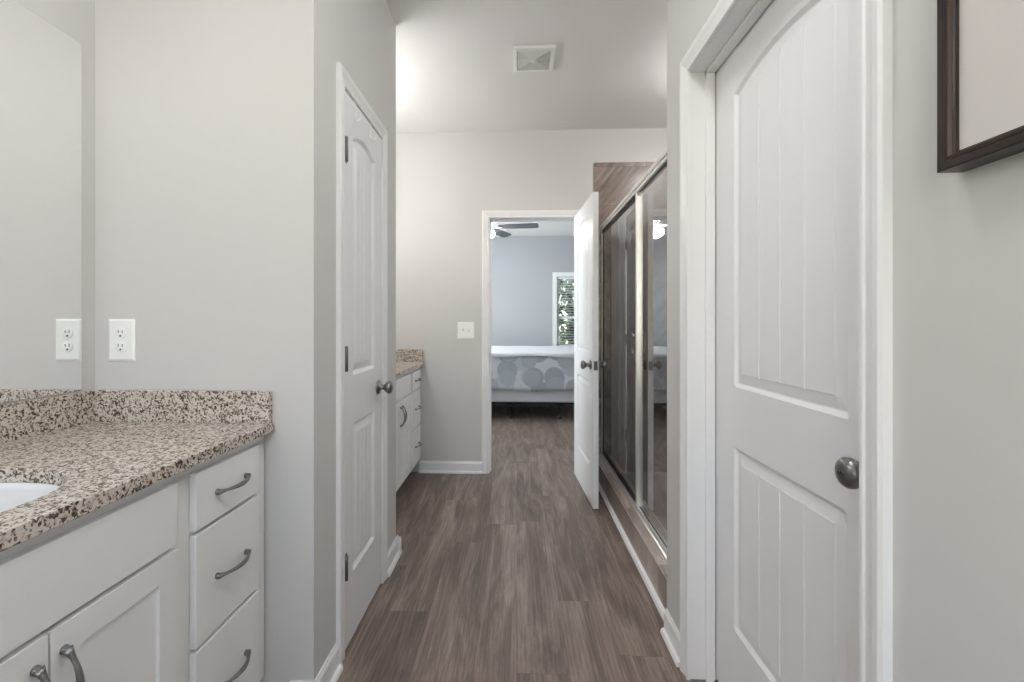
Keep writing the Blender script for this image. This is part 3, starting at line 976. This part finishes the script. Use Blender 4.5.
mb.box((vx0 + vx1) / 2 - 0.002, (vx0 + vx1) / 2 + 0.002, vy0 + 0.02, vy1 - 0.02, vz + 0.006, vz + 0.011)
mb.box(vx0 + 0.02, vx1 - 0.02, (vy0 + vy1) / 2 - 0.002, (vy0 + vy1) / 2 + 0.002, vz + 0.006, vz + 0.011)
link('louvers', mb, M['plastic'], o)
link('hub', MB().lathe(((vx0 + vx1) / 2, (vy0 + vy1) / 2, vz + 0.010), (0, 0, -1), [(0, 0.016), (0.010, 0.016), (0.014, 0.010), (0.014, 0.001)], 16), M['plastic'], o)
link('housing', box(vx0 + 0.02, vx1 - 0.02, vy0 + 0.02, vy1 - 0.02, CH - 0.004, CH - 0.001), M['cab'], o)

# ------------------------------------------------------------------ shower: tile, curb, glass enclosure
SX0 = 0.609
struct('wall_shower_far_tile', box(SX0, 1.75, YF - 0.010, YF - 0.0005, 0.0, 2.474), M['tile_y'], origin=(0, YF, 0))
struct('wall_shower_side_tile', box(1.739, 1.7495, 1.831, YF - 0.010, 0.0, 2.474), M['tile_x'], origin=(1.74, 0, 0))
struct('wall_shower_near_tile', box(0.620, 1.739, 1.8205, 1.831, 0.0, 2.474), M['tile_y'], origin=(0, 1.83, 0))
struct('floor_shower', box(0.73, 1.739, 1.831, YF - 0.010, 0.0, 0.03), M['tile_z'], origin=(0, 0, 0.03))
CZ = 0.158
mb = box(0.609, 0.745, 1.8215, YF - 0.0105, 0.0, CZ)
cb = struct('shower_curb', mb, M['tile_z'], 0.002, origin=(0.1, 0.19, 0), label='tiled curb along the shower', cat='curb')
mb = MB().extrude([(0, 0), (0.020, 0), (0.019, 0.008), (0.013, 0.017), (0, 0.022)], lambda a, b, t: (0.609 - a, t, b), 1.8225, YF - 0.011)
struct('trim_8', mb, M['trim'])
mb = box(0.6075, 0.6105, 1.822, YF - 0.011, CZ - 0.001, CZ + 0.0015)
struct('trim_9', mb, M['chrome'])

en = empty('shower_enclosure', (0.68, 2.75, CZ), 'clear glass shower enclosure with chrome frame and swing door', 'shower enclosure')
GX = 0.681; ZT = 1.975; YS, YP, YEE = 1.833, 2.600, YF - 0.0115
# header: a channel profile with a groove
hp = [(0.662, ZT - 0.048), (0.662, ZT - 0.032), (0.668, ZT - 0.030), (0.668, ZT - 0.026), (0.660, ZT - 0.024), (0.660, ZT - 0.003), (0.663, ZT), (0.700, ZT), (0.702, ZT - 0.003), (0.702, ZT - 0.048)]
link('header', MB().extrude(hp, lambda a, b, t: (a, t, b), YS, YEE), M['chrome'], en)
tp = [(0.656, CZ + 0.0012), (0.656, CZ + 0.006), (0.664, CZ + 0.010), (0.668, CZ + 0.026), (0.694, CZ + 0.026), (0.700, CZ + 0.008), (0.702, CZ + 0.0012)]
link('bottom_track', MB().extrude(tp, lambda a, b, t: (a, t, b), YS, YEE), M['chrome'], en)
link('post', box(0.661, 0.699, YP - 0.014, YP + 0.014, CZ + 0.026, ZT - 0.048), M['chrome'], en, 0.003)
link('wall_channel', box(0.668, 0.695, YEE - 0.022, YEE, CZ + 0.026, ZT - 0.048), M['chrome'], en, 0.002)
link('wall_channel', box(0.668, 0.695, YS, YS + 0.022, CZ + 0.026, ZT - 0.048), M['chrome'], en, 0.002)
link('fixed_panel', box(GX - 0.003, GX + 0.003, YS + 0.01, YP - 0.01, CZ + 0.02, ZT - 0.045), M['glass'], en)
sd = link('swing_door', box(GX - 0.003, GX + 0.003, YP + 0.024, YEE - 0.034, CZ + 0.045, ZT - 0.065), M['glass'], en)
mb = MB()
ya, yb, za, zb = YP + 0.016, YEE - 0.024, CZ + 0.032, ZT - 0.052
mb.box(GX - 0.008, GX + 0.008, ya, yb, za, za + 0.020).box(GX - 0.008, GX + 0.008, ya, yb, zb - 0.020, zb)
mb.box(GX - 0.008, GX + 0.008, ya, ya + 0.016, za, zb).box(GX - 0.008, GX + 0.008, yb - 0.016, yb, za, zb)
tag(link('door_rim', mb, M['gasket'], sd, 0.001), 'dark door rim')
for q0, q1 in ((za - 0.006, za), (zb, zb + 0.005)):
    tag(link('seal', box(GX - 0.010, GX + 0.006, ya, yb, q0, q1), M['gasket'], sd), 'black rubber seal')
for q0, q1 in ((ZT - 0.052, ZT - 0.047), (CZ + 0.025, CZ + 0.030)):
    tag(link('glazing_seal', box(GX - 0.005, GX + 0.005, YS + 0.022, YP - 0.014, q0, q1), M['gasket'], en), 'thin black glazing seal')
mb = MB().box(GX - 0.040, GX - 0.034, YP + 0.018, YP + 0.030, 1.02, 1.15)
mb.box(GX - 0.036, GX - 0.008, YP + 0.020, YP + 0.028, 1.03, 1.045).box(GX - 0.036, GX - 0.008, YP + 0.020, YP + 0.028, 1.125, 1.14)
link('pull_handle', mb, M['darknickel'], sd, 0.001)

# ------------------------------------------------------------------ added fill: unseen bowl lamps on the ceiling
for (lx, ly, lab) in ((0.0, -0.55, 'added fill light, unseen round bowl at the near end of the bathroom'), (0.12, 0.95, 'added fill light, unseen round bowl between the two solid closet doors'), (1.34, 2.72, 'added fill light, unseen round bowl over the shower')):
    o = empty('fill_ceiling_light', (lx, ly, CH), lab, 'light')
    link('base_ring', MB().lathe((lx, ly, CH - 0.0005), (0, 0, -1), [(0, 0.155), (0.018, 0.155), (0.022, 0.148)], 32), M['nickel'], o)
    link('stem', MB().lathe((lx, ly, CH - 0.022), (0, 0, -1), [(0, 0.03), (0.01, 0.012), (0.075, 0.012), (0.080, 0.03)], 16), M['nickel'], o)
    link('bowl', MB().lathe((lx, ly, CH - 0.100), (0, 0, -1), [(0, 0.03), (0.006, 0.09), (0.02, 0.145), (0.04, 0.16), (0.075, 0.145), (0.105, 0.10), (0.122, 0.05), (0.127, 0.01)], 32), M['shower_fill_dome' if ly > 2 else 'dome'], o)

# ------------------------------------------------------------------ bedroom: bed
def soft_box(x0, x1, y0, y1, z0, z1, r, nx, amp, seed, hang=True):
    """draped blanket: rounded top slab with hanging sides and gentle folds"""
    rnd = random.Random(seed)
    ph = [rnd.uniform(0, 6.28) for _ in range(8)]
    # section through y: from front hem up, over, down to back hem
    sec = []
    H = z1 - z0
    for i in range(8): sec.append((y0, z0 + (H - r) * i / 8))
    for i in range(7):
        t = PI / 2 * i / 6; sec.append((y0 + r - r * math.cos(t), z1 - r + r * math.sin(t)))
    for i in range(1, 16): sec.append((y0 + r + (y1 - y0 - 2 * r) * i / 16, z1 + 0.03 * math.sin(PI * i / 16)))
    for i in range(7):
        t = PI / 2 * i / 6; sec.append((y1 - r + r * math.sin(t), z1 - r + r * math.cos(t)))
    for i in range(1, 9): sec.append((y1, z1 - r - (H - r) * i / 8))
    ns = len(sec); mb = MB(); vs = []
    th = 0.012
    for side in (0, 1):
        for i in range(nx + 1):
            x = x0 + (x1 - x0) * i / nx
            e = min((x - x0), (x1 - x)) / 0.10
            for j, (y, z) in enumerate(sec):
                low = max(0.0, (z1 - z) / H)
                f = amp * low * (math.sin(x * 9 + ph[0]) + 0.6 * math.sin(x * 17 + ph[1]))
                dy = -f if j < ns / 2 else f
                dz = 0.006 * math.sin(x * 6 + ph[2]) * math.sin(y * 5 + ph[3])
                if z <= z0 + 0.01: dz += 0.008 * math.sin(x * 7 + ph[4])
                if e < 1: dz -= 0.03 * (1 - e) ** 2
                cyy = (y0 + y1) / 2
                sh = th * side
                vs.append((x, y + dy + (sh if y < y0 + r else -sh if y > y1 - r else 0), z + dz - (sh if low < 0.3 else 0)))
    for side in (0, 1):
        o_ = side * (nx + 1) * ns
        fs = [(o_ + i * ns + j, o_ + i * ns + j + 1, o_ + (i + 1) * ns + j + 1, o_ + (i + 1) * ns + j) for i in range(nx) for j in range(ns - 1)]
        mb.add([], []); 
        for f in fs: mb.f.append(list(f)); mb.sm.append(True)
    o_ = (nx + 1) * ns
    edge = [i * ns for i in range(nx + 1)], [i * ns + ns - 1 for i in range(nx + 1)], list(range(ns)), [nx * ns + j for j in range(ns)]
    for ed in edge:
        for a, b in zip(ed, ed[1:]):
            mb.f.append([a, b, o_ + b, o_ + a]); mb.sm.append(False)
    mb.v = vs
    return mb
bx0, bx1, by0, by1 = -1.20, 0.98, 5.80, 7.45
o = empty('bed_frame', (-0.1, 6.6, 0), 'low black metal bed frame on thin legs in the bedroom', 'bed frame')
mb = MB()
for yy in (by0 + 0.03, by1 - 0.07): mb.box(bx0 + 0.03, bx1 - 0.03, yy, yy + 0.035, 0.185, 0.213)
for xx in (bx0 + 0.03, -0.08, 0.55, bx1 - 0.065): mb.box(xx - 0.02, xx + 0.02, by0 + 0.03, by1 - 0.04, 0.187, 0.211)
link('rails', mb, M['blackmetal'], o)
for xx in (-0.70, -0.08, 0.54, 0.93):
    for yy in (by0 + 0.06, by1 - 0.06):
        lg = MB().lathe((xx, yy, 0), (0, 0, 1), [(0, 0.018), (0.03, 0.018), (0.032, 0.012), (0.187, 0.012)], 12)
        lg.box(xx - 0.055, xx + 0.055, yy - 0.025, yy + 0.02, 0.150, 0.187)
        link('leg', lg, M['blackmetal'], o)
tag(link('box_spring', box(bx0, bx1, by0, by1, 0.2135, 0.42), M['sheet'], bevel=0.02), 'white box spring lying on the black bed frame', 'box spring')
tag(link('mattress', box(bx0, bx1, by0 + 0.01, by1 - 0.01, 0.4205, 0.795), M['sheet'], bevel=0.04), 'white mattress under the grey medallion comforter', 'mattress')
cmf = tag(link('comforter', soft_box(bx0 - 0.02, bx1 + 0.02, by0 - 0.045, by1 + 0.045, 0.365, 0.82, 0.05, 60, 0.006, 3), M['comforter'], origin=(0.33, 6.0, 0)),
    'pale grey comforter with large round medallions draped over the bed', 'bedding')

tag(link('lit_top_layer', soft_box(bx0 - 0.035, bx1 + 0.035, by0 - 0.062, by1 + 0.062, 0.790, 0.840, 0.04, 60, 0.004, 9), M['sheet'], cmf),  # white layer stands in for the bright light on the comforter top
    'plain white layer standing for the brightly lit comforter top')

# ------------------------------------------------------------------ ceiling fan
FX, FY, FZ = -0.40, 5.98, 2.44
o = empty('ceiling_fan', (FX, FY, CH), 'bedroom ceiling fan with grey blades and a lit white lamp', 'ceiling fan')
link('downrod', MB().lathe((FX, FY, CH - 0.0005), (0, 0, -1), [(0, 0.065), (0.03, 0.06), (0.05, 0.03), (0.055, 0.013), (0.20, 0.013)], 20), M['plastic'], o)
link('motor', MB().lathe((FX, FY, FZ + 0.10), (0, 0, -1), [(0, 0.03), (0.015, 0.085), (0.05, 0.105), (0.10, 0.105), (0.125, 0.08), (0.14, 0.07)], 28), M['plastic'], o)
link('lamp_bowl', MB().lathe((FX, FY, FZ - 0.04), (0, 0, -1), [(0, 0.105), (0.02, 0.118), (0.05, 0.115), (0.085, 0.085), (0.105, 0.045), (0.11, 0.008)], 28), M['fanlamp'], o)
for k in range(5):
    a = math.radians(-6 + 72 * k)
    d = Vector((math.cos(a), math.sin(a), 0)); s_ = Vector((-math.sin(a), math.cos(a), 0)); c0 = Vector((FX, FY, FZ + 0.005))
    br = MB()
    def P(rr, ww, zz): return c0 + d * rr + s_ * ww + Vector((0, 0, zz))
    vs = [P(0.09, -0.02, -0.002), P(0.09, 0.02, 0.002), P(0.20, 0.035, 0.004), P(0.20, -0.035, -0.004)]
    vs += [v + Vector((0, 0, -0.006)) for v in vs]
    br.add(vs, [(0, 1, 2, 3), (7, 6, 5, 4), (0, 1, 5, 4), (1, 2, 6, 5), (2, 3, 7, 6), (3, 0, 4, 7)])
    outl = [(0.17, -0.045), (0.17, 0.045), (0.30, 0.062), (0.60, 0.068), (0.66, 0.062), (0.68, 0.045), (0.68, -0.045), (0.66, -0.062), (0.60, -0.068), (0.30, -0.062)]
    bl = MB(); n_ = len(outl)
    vs = [P(r_, w_, -w_ * 0.22 + 0.003) for r_, w_ in outl] + [P(r_, w_, -w_ * 0.22 + 0.010) for r_, w_ in outl]
    bl.add(vs, [tuple(reversed(range(n_))), tuple(range(n_, 2 * n_))] + [(i, (i + 1) % n_, n_ + (i + 1) % n_, n_ + i) for i in range(n_)])
    b_ = link('blade', bl, M['fan_blade'], o)
    link('blade_iron', br, M['plastic'], b_)

# ------------------------------------------------------------------ windows, blinds; the side and rear windows are added for fill
def window(name, fn, a0, a1, z0, z1, blind=True):
    """fn(u,t,z): t towards the room is positive, wall face at 0, wall 0.12 deep"""
    def bx(mb, u0, u1, t0, t1, za, zb):
        p = fn(u0, t0, za); q = fn(u1, t1, zb)
        return mb.box(p[0], q[0], p[1], q[1], p[2], q[2])
    mid = (a0 + a1) / 2
    r = empty(name, fn(mid, 0, z0), kind='structure')
    mb = MB()
    bx(mb, a0 - 0.075, a0, 0, 0.018, z0 - 0.02, z1 + 0.075); bx(mb, a1, a1 + 0.075, 0, 0.018, z0 - 0.02, z1 + 0.075)
    bx(mb, a0 - 0.0, a1 + 0.0, 0, 0.018, z1, z1 + 0.075)
    link('window_casing', mb, M['trim'], r, 0.002)
    mb = MB(); bx(mb, a0 - 0.09, a1 + 0.09, -0.06, 0.035, z0 - 0.02, z0)
    link('window_sill', mb, M['trim'], r, 0.003)
    mb = MB()
    bx(mb, a0, a0 + 0.04, -0.11, -0.05, z0, z1); bx(mb, a1 - 0.04, a1, -0.11, -0.05, z0, z1)
    bx(mb, a0, a1, -0.11, -0.05, z1 - 0.04, z1); bx(mb, a0, a1, -0.11, -0.05, z0, z0 + 0.04)
    zm = (z0 + z1) / 2 - 0.105
    bx(mb, a0, a1, -0.10, -0.052, zm - 0.025, zm + 0.025)
    link('window_frame', mb, M['trim'], r, 0.002)
    mb = MB(); bx(mb, a0 + 0.03, a1 - 0.03, -0.085, -0.081, z0 + 0.03, z1 - 0.03)
    link('window_pane', mb, M['pane'], r)
    if not blind: return r
    # blind
    lab = 'white slatted blind in the bedroom window beyond the open door' if name == 'window_1' else 'white slatted blind in the added, unseen bedroom side window'
    b = empty('window_blind', fn(mid, -0.02, z1), lab, 'blind', 'bedroom window blinds')
    mb = MB(); bx(mb, a0 + 0.006, a1 - 0.006, -0.045, -0.006, z1 - 0.045, z1 - 0.002)
    link('headrail', mb, M['blind'], b, 0.002)
    mb = MB(); z = z1 - 0.07
    while z > z0 + 0.04:
        p = [fn(u, t, z + dz) for u, t, dz in ((a0 + 0.01, -0.045, -0.004), (a1 - 0.01, -0.045, -0.004), (a1 - 0.01, -0.006, 0.004), (a0 + 0.01, -0.006, 0.004))]
        vs = p + [(x, y, zz + 0.0025) for x, y, zz in p]
        mb.add(vs, [(0, 1, 2, 3), (7, 6, 5, 4), (0, 1, 5, 4), (1, 2, 6, 5), (2, 3, 7, 6), (3, 0, 4, 7)])
        z -= 0.045
    link('slats', mb, M['blind'], b)
    mb = MB(); bx(mb, a0 + 0.01, a1 - 0.01, -0.042, -0.010, z0 + 0.012, z0 + 0.026)
    link('bottom_rail', mb, M['blind'], b, 0.002)
    for u in (a0 + 0.15, a1 - 0.15):
        link('ladder_cord', bx(MB(), u - 0.001, u + 0.001, -0.0255, -0.0235, z0 + 0.02, z1 - 0.04), M['blind'], b)
    return r
window('window_1', lambda u, t, z: (u, YBW - t, z), BX0, BX1, BZ0, BZ1)
window('fill_window_behind', lambda u, t, z: (u, YN + t, z), WX0, WX1, WZ0, WZ1, False)  # unseen window made up to carry the rear fill light
window('fill_window_side', lambda u, t, z: (-2.5 + t, u, z), 5.15, 6.65, 0.8, 2.1)  # unseen side window added to carry the bedroom fill light

# ------------------------------------------------------------------ garden outside the bedroom window
struct('ground', box(-14, 16, YBW + 0.14, 30, -0.35, -0.30), M['lawn'], label='lawn outside the bedroom', cat='ground')
def tree(x, y, h, rad, seed, lab):
    rnd = random.Random(seed)
    r = empty('garden_tree', (x, y, -0.3), lab, 'tree', 'garden trees beyond the bedroom window')
    pts = [(x, y, -0.3), (x + 0.05, y, h * 0.3), (x - 0.03, y + 0.04, h * 0.6), (x, y, h * 0.85)]
    mb = MB().tube(pts, [0.13, 0.10, 0.07, 0.03], 8)
    for k in range(6):
        a = rnd.uniform(0, 6.28); z = h * rnd.uniform(0.25, 0.7)
        mb.tube([(x, y, z), (x + math.cos(a) * rad * 0.5, y + math.sin(a) * rad * 0.5, z + 0.35), (x + math.cos(a) * rad * 0.8, y + math.sin(a) * rad * 0.8, z + 0.7)], [0.04, 0.025, 0.01], 6)
    link('trunk', mb, M['bark'], r)
    lf = MB()
    for k in range(1500):
        while True:
            p = Vector((rnd.uniform(-1, 1), rnd.uniform(-1, 1), rnd.uniform(-1, 1)))
            if 0.25 < p.length < 1: break
        c = Vector((x + p.x * rad, y + p.y * rad, h * 0.58 + p.z * h * 0.48))
        a = Vector((rnd.gauss(0, 1), rnd.gauss(0, 1), rnd.gauss(0, 1))).normalized()
        b = a.cross(Vector((rnd.gauss(0, 1), rnd.gauss(0, 1), rnd.gauss(0, 1)))).normalized()
        s = rnd.uniform(0.07, 0.13)
        nrm = a.cross(b) * 0.012
        vs = [c - a * s, c + b * s * 0.45 + nrm, c + a * s, c - b * s * 0.45 + nrm]
        lf.add(vs, [(0, 1, 2), (0, 2, 3)])
    link('foliage', lf, M['leaf'], r)
tree(1.35, 11.6, 3.2, 1.1, 1, 'olive green leafy tree seen through the bedroom window blind, nearest the glass')
tree(3.6, 15.2, 4.0, 1.3, 2, 'taller leafy tree further back, right of the nearest garden tree')
tree(0.3, 16.0, 3.8, 1.3, 5, 'leafy tree further back, left of the nearest garden tree')

for o in bpy.data.objects:
    if '_base' in o: del o['_base']
